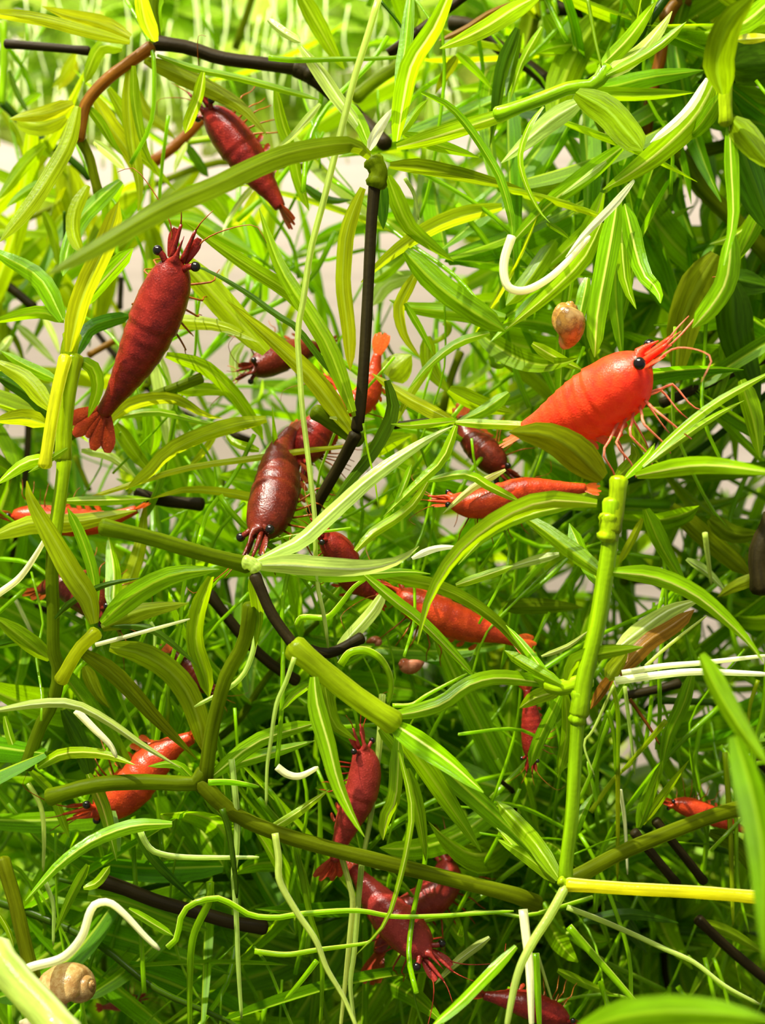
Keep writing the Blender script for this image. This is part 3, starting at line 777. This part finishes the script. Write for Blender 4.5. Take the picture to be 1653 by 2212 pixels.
CUR = {}
ROOT_LABELS = {
 'Q': 'long pale root hanging down in front of the dark upright stem',
 'R': 'pale thick root hanging beside the shrimp that climbs head up',
 'T': 'slender pale root dangling over the lowest shrimps, the one beside the curved cream root',
 'U': 'slender pale root dangling over the lowest shrimps, the one beside the tail fan',
}
rs = random.Random(11)
key = None
for line in STROKES.strip().splitlines():
    line = line.strip()
    if line.startswith('@'):
        key = line[1:]; continue
    f = line.split()
    kind, w, d0, d1, mat = f[0], float(f[1]), float(f[2]), float(f[3]), f[4]
    pts = [tuple(float(z) for z in q.split(',')) for q in f[5:]]
    if key in ROOT_LABELS:
        org = P(pts[0][0], pts[0][1], d0)
        o = stroke(None, org, kind, w, d0, d1, mat, pts, rs); o.location = org; o.name = 'hanging_root'
        tag(o, ROOT_LABELS[key], 'root'); continue
    if key not in CUR:
        org = P(pts[0][0], pts[0][1], d0)
        CUR[key] = (thing('water_weed', org, LABELS[key], 'plant'), org)
    stroke(CUR[key][0], CUR[key][1], kind, w, d0, d1, mat, pts, rs)

# ---------------------------------------------------------------- shrimps
def lerp_table(tab, u):
    for (a, x), (b, y) in zip(tab, tab[1:]):
        if u <= b:
            t = (u - a) / (b - a) if b > a else 0
            return tuple(p + (q - p) * t for p, q in zip(x, y))
    return tab[-1][1]
#          u      lateral, dorsal, ventral
PROF = [(0, (.50, .50, .42)), (.05, (.72, .66, .70)), (.12, (.88, .82, .95)), (.22, (.98, .95, 1.10)), (.32, (1.0, 1.0, 1.12)), (.40, (.97, 1.0, 1.05)),
        (.50, (.93, .98, 1.0)), (.60, (.82, .90, .92)), (.70, (.68, .76, .78)), (.80, (.53, .60, .60)), (.90, (.38, .44, .42)), (1.0, (.30, .32, .28))]
def blade(root, direction, side, up, length, width, name, mat, parent, rough=.0):
    V = []; F = []; UV = []
    n = 7; cols = (-1, -.5, 0, .5, 1)
    for i in range(n + 1):
        t = i / n
        w = width * .5 * (.35 + .65 * math.sin(min(1, t * 1.25) * math.pi / 2)) * (1 - max(0, t - .62) ** 2 * 4.2)
        for u in cols:
            V.append(root + direction * (length * t) + side * (u * w) + up * (width * (.10 * (1 - u * u) - .12 * t * t)))
    for i in range(n):
        for k in range(4):
            a = i * 5 + k; F.append((a, a+1, a+6, a+5))
    return mesh_obj(name, V, F, mat, parent)
def limb(pts, r0, r1, name, mat, parent, n=10, k=5):
    c, _ = spline(pts, n)
    V, F, _uv = tube(c, [r0 + (r1 - r0) * i / n for i in range(n + 1)], k)
    return mesh_obj(name, V, F, mat, parent)
def ball(c, r, name, mat, parent, ax=None):
    V = []; F = []; a, b = 12, 8
    for i in range(b + 1):
        th = math.pi * i / b
        for j in range(a):
            ph = 2 * math.pi * j / a
            V.append(c + Vector((r * math.sin(th) * math.cos(ph), r * math.sin(th) * math.sin(ph), r * math.cos(th))))
    for i in range(b):
        for j in range(a):
            F.append((i*a + j, (i+1)*a + j, (i+1)*a + (j+1) % a, i*a + (j+1) % a))
    return mesh_obj(name, V, F, mat, parent)

def shrimp(label, mat, pts, hw, roll, d0, d1, fan=1.9, roll2=None, legs=True, whips=True, spread=1.0, seed=0, snout=1.0, belly=1.0):
    """pts: photo points of the spine from the brow to the root of the tail fan"""
    rng = random.Random(seed)
    roll = math.radians(roll); roll2 = roll if roll2 is None else math.radians(roll2)
    p3 = [P(x, y, d0 + (d1 - d0) * i / (len(pts) - 1)) for i, (x, y) in enumerate(pts)]
    org = p3[len(p3) // 2].copy()
    h = pxm(hw, (d0 + d1) / 2)
    SPINES.extend((x, y, hw, D0 + max(d0, d1) * .001) for x, y in pts)
    root = thing('shrimp', org, label, 'shrimp')
    n = 54
    c, length = spline([q - org for q in p3], n)
    T = tangents(c)
    fr = []
    for i in range(n + 1):
        f = -T[i]
        v = (-(c[i] + org)).normalized(); v = (v - f * v.dot(f)).normalized(); s = f.cross(v)
        r = roll + (roll2 - roll) * i / n
        up = v * math.cos(r) + s * math.sin(r)
        fr.append((f, up, up.cross(f).normalized()))
    f0, up0, sd0 = fr[0]
    K2 = 18; V = []; F = []
    def ring(p, up, sd, a, hd, hv, off=0):
        for j in range(K2):
            ph = 2 * math.pi * j / K2
            cs, sn = math.cos(ph), math.sin(ph)
            lat = sn * a * (1 - .10 * (cs > .8)); ver = cs * (hd if cs > 0 else hv)
            if cs < 0: lat *= 1 - .25 * cs * cs * cs * cs
            V.append(p + up * (ver + off) + sd * lat)
    # rostrum, growing out of the brow
    for fw, a, hd, hv, off in ((1.15, .015, .02, .02, .34), (.85, .04, .06, .05, .37), (.5, .075, .11, .08, .40), (.28, .14, .16, .12, .38), (.14, .27, .30, .20, .26), (.05, .40, .44, .34, .08)):
        ring(c[0] + f0 * (fw * h * snout), up0, sd0, a * h, hd * h, hv * h, off * h)
    cuts = (.405, .50, .59, .675, .755, .83, .99)
    for i in range(n + 1):
        u = i / n
        a, hd, hv = lerp_table(PROF, u)
        g = 1.0
        if u < cuts[0]: g = 1 + .05 * max(0, (u - .32) / (cuts[0] - .32))
        else:
            for q, r in zip(cuts, cuts[1:]):
                if q <= u < r: g = .975 + .05 * ((u - q) / (r - q)) ** 1.5
        if u >= .4 and u < .75: hv *= 1.10 * belly
        f, up, sd = fr[i]
        ring(c[i], up, sd, a * h * g, hd * h * g, hv * h * g)
    R = n + 1 + 6
    for i in range(R - 1):
        for j in range(K2):
            F.append((i*K2 + j, i*K2 + (j+1) % K2, (i+1)*K2 + (j+1) % K2, (i+1)*K2 + j))
    F.append(tuple(range(K2))[::-1]); F.append(tuple((R-1)*K2 + j for j in range(K2)))
    mesh_obj('body', V, F, SH[mat], root)
    lm, fm = LIMB[mat], FAN[mat]
    def at(u, lat, ver, fw=0):
        i = min(n, max(0, int(round(u * n)))); f, up, sd = fr[i]
        return c[i] + sd * (lat * h) + up * (ver * h) + f * (fw * h)
    for s in (-1, 1):
        e = at(0, s * .80, .26, .22)
        st = limb([at(.02, s * .35, .25), at(0, s * .55, .27, .12), e], .13 * h, .13 * h, 'eye_stalk', SH[mat], root, 4, 7)
        ball(e, .20 * h, 'eye', EYE, st)
        b = blade(at(0, s * .34, -.02, .1), (f0 * 1 + sd0 * s * .14).normalized(), sd0, up0, 1.15 * h * snout, .46 * h, 'antennal_scale', SH[mat], root)
        an = limb([at(0, s * .20, .12, .1), at(0, s * .26, .14, .8 * snout), at(0, s * .30, .16, 1.5 * snout)], .13 * h, .06 * h, 'antennule', SH[mat], root, 5, 6)
        limb([at(0, s * .30, .16, 1.45 * snout), at(0, s * .42, .25, 1.9 * snout), at(0, s * .7, .3, 2.5 * snout)], .035 * h, .012 * h, 'feeler', lm, an, 6, 4)
        if whips:
            k1, k2 = rng.uniform(.8, 1.5), rng.uniform(-.6, .5)
            limb([at(0, s * .4, -.1, .2), at(0, s * .8, 0, 1.4), at(0, s * (1.4 + k1), k2, 2.6), at(0, s * (2.2 + k1), k2 * 1.6, 2.2)], .035 * h, .012 * h, 'antenna', lm, root, 12, 4)
        if legs:
            for q in range(5):
                u = .13 + .055 * q; j = rng.uniform(-.15, .15); fo = .5 - .33 * q + j
                limb([at(u, s * .35, -.85), at(u, s * (.95 + j), -1.10, fo * .6), at(u, s * (1.30 + j), -1.25, fo), at(u, s * (1.15 + j), -2.0 + j, fo * 1.2), at(u, s * 1.2, -2.45, fo * 1.5)], .055 * h, .022 * h, 'leg', lm, root, 9, 5)
    if legs:
        for q in range(4):
            u = .45 + .085 * q
            i = int(u * n); f, up, sd = fr[i]
            for s in (-1, 1):
                blade(at(u, s * .38, -.75), (-up * 1 + f * .35 + sd * s * .1).normalized(), f, sd, .62 * h, .34 * h, 'swimmeret', fm, root)
    fE, upE, sdE = fr[n]
    L_ = fan * h
    for ang, ln, wd, nm in ((0, .80, .26, 'telson'), (-.24, 1.0, .40, 'tail_blade'), (.24, 1.0, .40, 'tail_blade'), (-.56, .95, .42, 'tail_blade'), (.56, .95, .42, 'tail_blade')):
        a = ang * spread
        dr = (-fE * math.cos(a) + sdE * math.sin(a)).normalized(); sd = (sdE * math.cos(a) + fE * math.sin(a)).normalized()
        blade(c[n] + sdE * (ang * .35 * h) - upE * (.06 * abs(ang) * h) + fE * (.1 * h), dr, sd, upE, L_ * ln, L_ * wd, nm, fm, root)
    return root

shrimp('large dark red shrimp seen from above, head up, both black eyes showing', 'dark', [(381, 568), (360, 625), (330, 700), (295, 775), (258, 840), (222, 893)], 55, -12, 2, 6, 1.65, seed=1)
shrimp('dark red shrimp crossed by a long olive leaf, tail fan pointing down', 'dark', [(455, 240), (490, 285), (528, 335), (563, 385), (592, 425), (606, 448)], 42, -45, 14, 14, 1.35, -70, seed=2, spread=.8)
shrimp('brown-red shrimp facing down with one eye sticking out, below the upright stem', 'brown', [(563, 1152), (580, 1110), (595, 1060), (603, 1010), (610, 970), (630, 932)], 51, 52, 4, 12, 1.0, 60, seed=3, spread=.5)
shrimp('bright red-orange shrimp seen from the side, the brightest one', 'bright', [(1392, 788), (1350, 818), (1310, 848), (1260, 878), (1200, 905), (1135, 932)], 70, -80, -6, 0, 1.0, seed=4, snout=.72, belly=1.12)
shrimp('shrimp lying flat behind lime leaves, above the stub of cut stem', 'orange', [(30, 1112), (90, 1122), (160, 1130), (220, 1128), (265, 1112), (295, 1100)], 30, -80, 14, 14, 1.2, seed=5)
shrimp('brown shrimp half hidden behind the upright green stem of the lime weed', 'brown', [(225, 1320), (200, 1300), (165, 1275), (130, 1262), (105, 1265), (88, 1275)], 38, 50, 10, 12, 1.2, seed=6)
shrimp('orange-red shrimp behind crossing cream roots near the olive stem fork', 'orange', [(207, 1742), (250, 1730), (290, 1695), (325, 1655), (370, 1615), (415, 1592)], 46, -60, 8, 8, 1.0, seed=7)
shrimp('dull red shrimp climbing head up behind the pale thick root', 'rose', [(780, 1618), (790, 1660), (780, 1715), (755, 1770), (735, 1820), (722, 1858)], 36, 40, 6, 8, 1.6, seed=8)
shrimp('rose-red shrimp with two black eyes, lowest of those head down', 'rose', [(920, 2058), (885, 2020), (850, 1985), (815, 1945), (785, 1905), (762, 1875)], 46, -12, 6, 10, 1.0, seed=9)
shrimp('dark red shrimp lying crosswise behind the rose-red one, head up', 'rose', [(968, 1862), (960, 1905), (925, 1945), (875, 1975), (835, 2020), (818, 2060)], 40, -50, 16, 12, 1.8, seed=10, spread=.6)
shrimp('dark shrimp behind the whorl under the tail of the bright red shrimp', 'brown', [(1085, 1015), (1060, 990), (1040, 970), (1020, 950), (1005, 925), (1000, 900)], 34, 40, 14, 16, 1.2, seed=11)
shrimp('red shrimp under the arching leaf with its head at the tangle of fine roots', 'orange', [(975, 1085), (1020, 1088), (1070, 1080), (1130, 1062), (1200, 1058), (1265, 1055)], 34, 60, 8, 8, 1.1, seed=12)
shrimp('red shrimp just below the pale streaked leaf, mostly hidden', 'dark', [(700, 1160), (728, 1185), (745, 1215), (760, 1250), (790, 1275), (815, 1290)], 34, 50, 5, 9, 1.0, seed=13)
shrimp('orange-red shrimp under the big arching leaf tip, tail pointing down', 'orange', [(862, 1288), (900, 1305), (955, 1330), (1010, 1352), (1065, 1368), (1115, 1385)], 40, 45, 9, 10, 1.3, seed=14)
shrimp('dark red shrimp just above the tail of the downward-facing one', 'dark', [(655, 1000), (660, 970), (678, 940), (695, 915), (712, 895), (722, 870)], 40, 50, 12, 14, .9, seed=15)
shrimp('orange shrimp behind the lower end of the upright dark stem', 'orange', [(725, 845), (750, 868), (775, 870), (797, 845), (808, 805), (816, 765)], 30, 40, 12, 12, 1.7, seed=16, spread=.45)
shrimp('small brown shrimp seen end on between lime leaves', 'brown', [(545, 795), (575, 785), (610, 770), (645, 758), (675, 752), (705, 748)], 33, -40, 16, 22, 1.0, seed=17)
shrimp('red shrimp hanging upright behind the white glinting root', 'dark', [(1148, 1635), (1150, 1600), (1149, 1570), (1146, 1540), (1142, 1512), (1138, 1490)], 24, 30, 10, 10, 1.2, seed=18)
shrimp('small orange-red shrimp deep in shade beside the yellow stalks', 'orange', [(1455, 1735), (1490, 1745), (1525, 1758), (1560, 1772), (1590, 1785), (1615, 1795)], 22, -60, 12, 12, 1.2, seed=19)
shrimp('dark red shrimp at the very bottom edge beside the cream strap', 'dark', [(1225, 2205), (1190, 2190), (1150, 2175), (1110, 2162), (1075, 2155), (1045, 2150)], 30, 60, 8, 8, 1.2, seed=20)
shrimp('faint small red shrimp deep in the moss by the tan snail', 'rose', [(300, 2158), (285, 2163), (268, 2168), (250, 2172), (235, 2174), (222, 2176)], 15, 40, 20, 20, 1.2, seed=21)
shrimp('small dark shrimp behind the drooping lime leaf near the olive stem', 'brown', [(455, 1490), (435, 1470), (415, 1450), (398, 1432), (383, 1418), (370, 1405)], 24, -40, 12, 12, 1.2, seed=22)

# ---------------------------------------------------------------- snails
def snail(label, px, py, d, size, mat, foot_mat, axis, open_dir, foot=True):
    """a coiled pond-snail shell with its foot; size is the photo length"""
    org = P(px, py, d); h = pxm(size, d)
    SPINES.append((px, py, size * .5, org.y))
    root = thing('snail', org, label, 'snail')
    ax = Vector(axis).normalized(); od = Vector(open_dir); od = (od - ax * od.dot(ax)).normalized(); bi = ax.cross(od)
    V = []; F = []; n, k = 72, 16
    turns = 3.3
    for i in range(n + 1):
        t = i / n; th = 2 * math.pi * turns * (t - 1); g = 2.35 ** (th / (2 * math.pi))
        rr = .20 * h * g; tr = .235 * h * g
        rad = od * math.cos(th) + bi * math.sin(th)
        cen = rad * rr + ax * (.52 * h * (1 - g) - .12 * h)
        for j in range(k):
            a = 2 * math.pi * j / k
            V.append(cen + rad * (math.cos(a) * tr) + ax * (math.sin(a) * tr * 1.65))
    for i in range(n):
        for j in range(k):
            F.append((i*k + j, i*k + (j+1) % k, (i+1)*k + (j+1) % k, (i+1)*k + j))
    F.append(tuple(range(k))[::-1])
    V.append(sum((V[n*k + j] for j in range(k)), Vector()) / k - bi * (-.06 * h)); q = len(V) - 1
    for j in range(k): F.append((n*k + j, n*k + (j+1) % k, q))
    mesh_obj('shell', V, F, mat, root)
    if foot:
        c0 = od * (.22 * h) + bi * (.06 * h) - ax * (.12 * h)
        pts = [c0 - ax * (.0 * h), c0 + bi * (.18 * h) - ax * (.20 * h), c0 + bi * (.24 * h) - ax * (.50 * h), c0 + bi * (.20 * h) - ax * (.66 * h)]
        c, _ = spline(pts, 8)
        Vf, Ff, _u = tube(c, [h * r for r in (.16, .17, .17, .16, .15, .13, .11, .08, .03)], 10)
        mesh_obj('foot', Vf, Ff, foot_mat, root)
        for s in (-1, 1):
            b = c[6]
            limb([b, b + od * (s * .10 * h) + bi * (.12 * h), b + od * (s * .24 * h) + bi * (.2 * h) - ax * (.06 * h)], .025 * h, .008 * h, 'tentacle', foot_mat, root, 5, 5)
    return root
def snail_mat(name, c1, c2, c3):
    m, nt, N, L = new_mat(name); out = N.new('ShaderNodeOutputMaterial')
    tc = N.new('ShaderNodeTexCoord')
    a = noise(N, L, tc.outputs['Object'], 1500, 3, .7); b = noise(N, L, tc.outputs['Object'], 500, 2)
    c = mixc(N, L, maprange(N, L, a, .40, .60, 0, 1), c1, c2)
    c = mixc(N, L, maprange(N, L, b, .52, .68, 0, .9), c, c3)
    p = N.new('ShaderNodeBsdfPrincipled'); L.new(c, p.inputs['Base Color']); p.inputs['Roughness'].default_value = .22
    bmp = N.new('ShaderNodeBump'); bmp.inputs['Strength'].default_value = .4; bmp.inputs['Distance'].default_value = .0002
    L.new(a, bmp.inputs['Height']); L.new(bmp.outputs[0], p.inputs['Normal'])
    t = N.new('ShaderNodeBsdfTranslucent'); L.new(c, t.inputs[0])
    mx = N.new('ShaderNodeMixShader'); mx.inputs[0].default_value = .3
    L.new(p.outputs[0], mx.inputs[1]); L.new(t.outputs[0], mx.inputs[2]); L.new(mx.outputs[0], out.inputs[0])
    return m
AMB = snail_mat('shell_amber', (.55, .30, .05), (.30, .15, .03), (.72, .50, .18))
TAN = snail_mat('shell_tan', (.42, .24, .07), (.55, .38, .14), (.30, .15, .04))
RED = snail_mat('shell_red_brown', (.40, .10, .04), (.25, .06, .025), (.55, .22, .12))
FLESH = snail_mat('snail_flesh', (.55, .48, .26), (.45, .38, .18), (.62, .55, .34))
snail('amber mottled pond snail above the bright red shrimp', 1220, 694, -2, 118, AMB, FLESH, (.32, -.20, .9), (.85, .5, 0), False)
snail('tan snail with rough shell in the bottom corner beside the yellow stalk', 150, 2134, 1, 165, TAN, FLESH, (.75, -.3, .2), (.1, -.9, -.2))
snail('small red-brown snail under the curled lime tendril', 883, 1436, 10, 62, RED, RED, (-.8, -.3, .1), (.1, -.8, .5), False)
snail('tiny dark brown snail just above the curled lime tendril', 812, 1388, 16, 40, RED, RED, (.6, -.5, .2), (-.2, -.8, .3), False)

# ---------------------------------------------------------------- sprigs of weed behind, each with its stem and leaves
GAPS = [(60,290,34),(45,310,30),(235,375,34),(430,340,60),(385,375,45),(450,420,55),(235,420,28),(520,455,45),(610,455,60),(690,480,50),(620,560,55),(605,600,50),(500,690,60),(440,760,60),(520,680,40),
 (880,500,55),(960,500,45),(870,640,60),(1000,560,40),(880,780,60),(850,750,45),(870,910,50),(735,990,55),(560,650,40),(220,730,50),(215,1010,60),(245,1050,45),(300,1200,50),(330,1230,35),(100,700,55),(50,720,40),(30,1010,45),(490,1260,28),
 (1380,1540,90),(1400,1620,80),(1450,1650,60),(1330,1600,60),(1540,440,40),(1610,690,45),(1420,670,48),(1490,1180,40),(1180,1260,26),(1330,1330,34),(1530,970,40),(1540,910,30),(850,1470,30),(748,1440,24),(270,1545,34),(1500,790,30),(1490,1400,24),(1000,720,34),(700,560,40), (930,780,40), (390,620,30),(400,720,40)]
def in_gap(x, y):
    if x < 1080 and y < 310 - max(0, x - 700) * .3 and (x * 7 + y * 13) % 10 < 7: return True
    return any((x-a)**2 + (y-b)**2 < r*r for a, b, r in GAPS)
def over_shrimp(q):
    x, y = pix(q)
    return any(q.y < Y and (x-a)**2 + (y-b)**2 < (hw * .95) ** 2 for a, b, hw, Y in SPINES)
rf = random.Random(5)
POOL = []; POOL2 = []
for i in range(16):
    ln = 1.0; bend = rf.uniform(-.5, .9); side = rf.uniform(-.25, .25)
    c = [Vector((side * math.sin(t * 2.2), -bend * .35 * t * t, t)) for t in [j / 9 for j in range(10)]]
    nr = [Vector((0, -1, 0))] * 10
    V, F, UV = ribbon(c, 1.0 * rf.uniform(.095, .15), nr, .3, rf, rf.random() < .3, (-1, -.16, 0, .16, 1))
    for pool, mm in ((POOL, 'fill'), (POOL2, 'fill2')):
        o = mesh_obj('leaf', V, F, M[mm], None, UV); pool.append(o.data); bpy.data.objects.remove(o)
LANDMARKS = [('the large dark red shrimp', 300, 740), ('the olive-crossed shrimp', 530, 330), ('the downward-facing brown-red shrimp', 595, 1060), ('the bright red shrimp', 1290, 850),
 ('the amber snail', 1215, 640), ('the topmost near-black stem', 560, 100), ('the knobbly brown stem', 1420, 180), ('the upright near-black stem', 800, 600), ('the half-hidden brown shrimp', 150, 1290),
 ('the olive stem fork', 430, 1680), ('the climbing dull red shrimp', 760, 1720), ('the rose-red shrimp', 900, 2040), ('the jointed bright green stem', 1290, 1300), ('the thick yellow stalk', 1420, 1920),
 ('the tan snail', 150, 2130), ('the curling cream root', 220, 1930), ('the flat-lying red shrimp', 200, 1120), ('the bulbous bright node', 1570, 230), ('the bottom dark red shrimp', 1130, 2150), ('the pale streaked leaf', 720, 1225), ('the curled tendril', 800, 1420), ('the shaded orange-red shrimp', 1540, 1765), ('the white hooked root', 1140, 600), ('the shiny yellow stalk', 120, 880), ('the arching bright leaf', 1060, 1150), ('the pale hanging root', 700, 450), ('the orange-brown side branch', 230, 170), ('the cream stalks', 1500, 1460)]
NSPRIG = 0
def sprig(px, py, d, length, heading, dense):
    """a wandering stem with whorls of strap leaves"""
    global NSPRIG
    org = P(px, py, d)
    lm, lx, ly = min(LANDMARKS, key=lambda q: (q[1]-px)**2 + (q[2]-py)**2)
    rel = 'behind and above ' if py < ly - 55 else 'behind and below ' if py > ly + 55 else 'directly behind '
    lm = rel + lm
    pts = [Vector((0, 0, 0))]; dr = heading.normalized()
    for i in range(5):
        dr = (dr + Vector((rf.uniform(-.35, .35), rf.uniform(-.25, .25), rf.uniform(-.35, .35)))).normalized()
        pts.append(pts[-1] + dr * (length / 5))
    c, ln = spline(pts, 20); T = tangents(c)
    leaves = []
    nn = max(3, int(ln / .0095))
    for q in range(nn):
        i = min(20, int((q + .5) / nn * 20)); t = T[i]
        a0 = rf.uniform(0, 6.28); k = rf.randint(*dense)
        x = t.orthogonal().normalized(); y = t.cross(x)
        for j in range(k):
            a = a0 + 2 * math.pi * j / k + rf.uniform(-.25, .25)
            rad = x * math.cos(a) + y * math.sin(a); el = rf.uniform(.25, 1.0)
            zd = (rad * math.cos(el) + t * math.sin(el)).normalized()
            L_ = rf.uniform(.015, .027); wsc = rf.uniform(.8, 1.25)
            tip = org + c[i] + zd * L_
            if any(in_gap(*pix(org + c[i] + zd * (L_ * z))) for z in (.25, .5, .75, 1)) and rf.random() < .86: continue
            if any(over_shrimp(org + c[i] + zd * (L_ * z)) for z in (0, .2, .4, .6, .8, 1)): continue
            if min(tip.y, (org + c[i]).y) < .153: continue
            yv = (t - zd * t.dot(zd)).normalized() * -1; xv = yv.cross(zd)
            mx = Matrix((xv * wsc, yv, zd)).transposed().to_4x4(); 
            mx = Matrix.Translation(c[i]) @ mx @ Matrix.Scale(L_, 4)
            leaves.append(mx)
    if len(leaves) < 2: return
    root = thing('weed_sprig', org, 'slender weed sprig in the tangle ' + lm, 'plant', 'weed sprigs ' + lm)
    V, F, UV = tube(c, [.00055 * (1 - .03 * i) for i in range(21)], 6)
    if not any(over_shrimp(org + q) for q in c) and (not any(in_gap(*pix(org + q)) for q in c) or rf.random() < .35):
        mesh_obj('stem', V, F, M[rf.choice('kogodd')], root, UV)
    pool = POOL2 if py > 1150 + rf.uniform(-250, 250) or px - .4 * py > 900 + rf.uniform(-200, 200) else POOL
    for mx in leaves:
        o = bpy.data.objects.new('leaf', rf.choice(pool)); COL.objects.link(o); o.parent = root; o.matrix_local = mx
    NSPRIG += 1
for i in range(58):
    px = rf.uniform(-80, 1730); py = rf.uniform(-120, 2330); d = 12 + 62 * ((i % 11) / 10) ** 1.1 + rf.uniform(-4, 4)
    sprig(px, py, d, rf.uniform(.035, .06), Vector((rf.uniform(-1, 1), rf.uniform(-.4, .4), rf.uniform(-.4, 1))), (6, 8))
for i in range(26):   # the lower part of the tank is thicker
    px = rf.uniform(-60, 1710); py = rf.uniform(1250, 2330); d = rf.uniform(25, 70)
    sprig(px, py, d, rf.uniform(.03, .05), Vector((rf.uniform(-1, 1), rf.uniform(-.4, .4), rf.uniform(-.4, 1))), (7, 9))
for i in range(14):   # and so is the upper corner by the knobbly stem
    px = rf.uniform(1050, 1720); py = rf.uniform(-100, 600); d = rf.uniform(18, 60)
    sprig(px, py, d, rf.uniform(.03, .05), Vector((rf.uniform(-1, 1), rf.uniform(-.4, .4), rf.uniform(-.4, 1))), (7, 9))

# fine roots through the tangle; extra lower ones drawn as glints
V = []; F = []; UV = []
for i in range(620):
    px = rf.uniform(-20, 1680); py = rf.uniform(-50, 2260) if i < 330 else rf.uniform(1000, 2260); d = rf.uniform(8, 50)
    if in_gap(px, py) and rf.random() < .6: continue
    p0 = P(px, py, d); pts = [p0]; dr = Vector((rf.uniform(-.7, .7), rf.uniform(-.3, .3), rf.choice((-1, -1, -.5, .4)))).normalized()
    for j in range(4):
        dr = (dr + Vector((rf.uniform(-.5, .5), rf.uniform(-.3, .3), rf.uniform(-.4, .3)))).normalized(); pts.append(pts[-1] + dr * rf.uniform(.003, .008))
    q0 = rf.uniform(.00010, .00032)
    c, _ = spline(pts, 12); v, f, u = tube(c, [q0] * 13, 5)
    b = len(V); V += v; UV += u; F += [tuple(x + b for x in q) for q in f]
tag(mesh_obj('fine_roots_glints', V, F, M['b'], None, UV), 'fine lime root threads and glints trailing all through the tangle of weed', 'roots', kind='stuff')

# ---------------------------------------------------------------- floating leaf cover, and the mossy bank at the bottom
V = []; F = []; UV = []
for i in range(900):
    px = rf.uniform(-200, 1250) ; py = rf.uniform(-260, 290) - max(0, px - 700) * .25; d = rf.uniform(96, 118) - (py < 100) * rf.uniform(0, 12)
    o_ = P(px, py, d); r = rf.uniform(.0022, .0045)
    up = Vector((rf.uniform(-.6, .6), rf.uniform(-1.0, -.2), rf.uniform(.2, 1))).normalized(); x = up.orthogonal().normalized()
    x = Quaternion(up, rf.uniform(0, 6.28)) @ x; y = up.cross(x)
    b = len(V); V.append(o_); UV.append((.5, .5))
    for j in range(10):
        a = 2 * math.pi * j / 10
        V.append(o_ + (x * math.cos(a) * 1.25 + y * math.sin(a)) * r - up * (r * .28)); UV.append((.5 + .5 * math.sin(a), .5 + .5 * math.cos(a)))
    F += [(b, b + 1 + j, b + 1 + (j + 1) % 10) for j in range(10)]
tag(mesh_obj('floating_leaves', V, F, M['mat'], None, UV), 'cover of rounded lime floating leaves far behind the top of the weed', 'leaves', kind='stuff')
V = []; F = []; UV = []
for i in range(120):
    px = rf.uniform(-50, 1000); py = rf.uniform(-80, 200); d = rf.uniform(78, 92)
    p0 = P(px, py, d); ln = rf.uniform(.006, .016)
    pts = [p0, p0 + Vector((rf.uniform(-.001, .001), 0, -ln * .5)), p0 + Vector((rf.uniform(-.002, .002), 0, -ln))]
    c, _ = spline(pts, 6); v, f, u = tube(c, [.00016] * 7, 5)
    b = len(V); V += v; UV += u; F += [tuple(x + b for x in q) for q in f]
tag(mesh_obj('floating_leaf_roots', V, F, M['w'], None, UV), 'short white roots hanging under the lime floating leaves', 'roots', kind='stuff')

m, nt, N, L = new_mat('moss_bank'); out = N.new('ShaderNodeOutputMaterial'); tc = N.new('ShaderNodeTexCoord')
a = noise(N, L, tc.outputs['Object'], 260, 4, .7)
c = mixc(N, L, maprange(N, L, a, .35, .65, 0, 1), (.09, .20, .002), (.18, .34, .003))
p = N.new('ShaderNodeBsdfPrincipled'); L.new(c, p.inputs['Base Color']); p.inputs['Roughness'].default_value = .7
bmp = N.new('ShaderNodeBump'); bmp.inputs['Distance'].default_value = .002; L.new(a, bmp.inputs['Height']); L.new(bmp.outputs[0], p.inputs['Normal']); L.new(p.outputs[0], out.inputs[0])
M['moss'] = m
V = []; F = []
nx, ny = 60, 26
def bank(u, v):
    x = -.13 + .26 * u; y = .185 + .08 * v
    z = -.118 + .074 * v ** .7 + .006 * math.sin(x * 90) + .004 * math.sin(x * 210 + y * 170) + .003 * math.sin(y * 330 + x * 60)
    return Vector((x, y, z))
for j in range(ny + 1):
    for i in range(nx + 1): V.append(bank(i / nx, j / ny))
for j in range(ny):
    for i in range(nx):
        a = j * (nx + 1) + i; F.append((a, a + 1, a + nx + 2, a + nx + 1))
tag(mesh_obj('moss_bank', V, F, M['moss']), 'rounded green moss bank filling the bottom of the tank', 'moss', kind='stuff')
V = []; F = []; UV = []
for i in range(5200):
    o_ = bank(rf.random(), rf.random()); L_ = rf.uniform(.004, .010)
    zd = Vector((rf.uniform(-.8, .8), rf.uniform(-1, .1), rf.uniform(.2, 1))).normalized(); s = zd.orthogonal().normalized(); s = Quaternion(zd, rf.uniform(0, 6.28)) @ s
    w = rf.uniform(.0004, .0008); b = len(V); bend = zd.cross(s) * (L_ * rf.uniform(-.25, .25))
    V += [o_ - s * w * .6, o_ + s * w * .6, o_ + zd * (L_ * .5) - s * w + bend * .4, o_ + zd * (L_ * .5) + s * w + bend * .4, o_ + zd * L_ + bend * 1.3]
    UV += [(0, 0), (1, 0), (0, .5), (1, .5), (.5, 1)]
    F += [(b, b+1, b+3, b+2), (b+2, b+3, b+4)]
tag(mesh_obj('moss_blades', V, F, M['b'], None, UV), 'short green moss blades standing all over the bank', 'moss', kind='stuff')
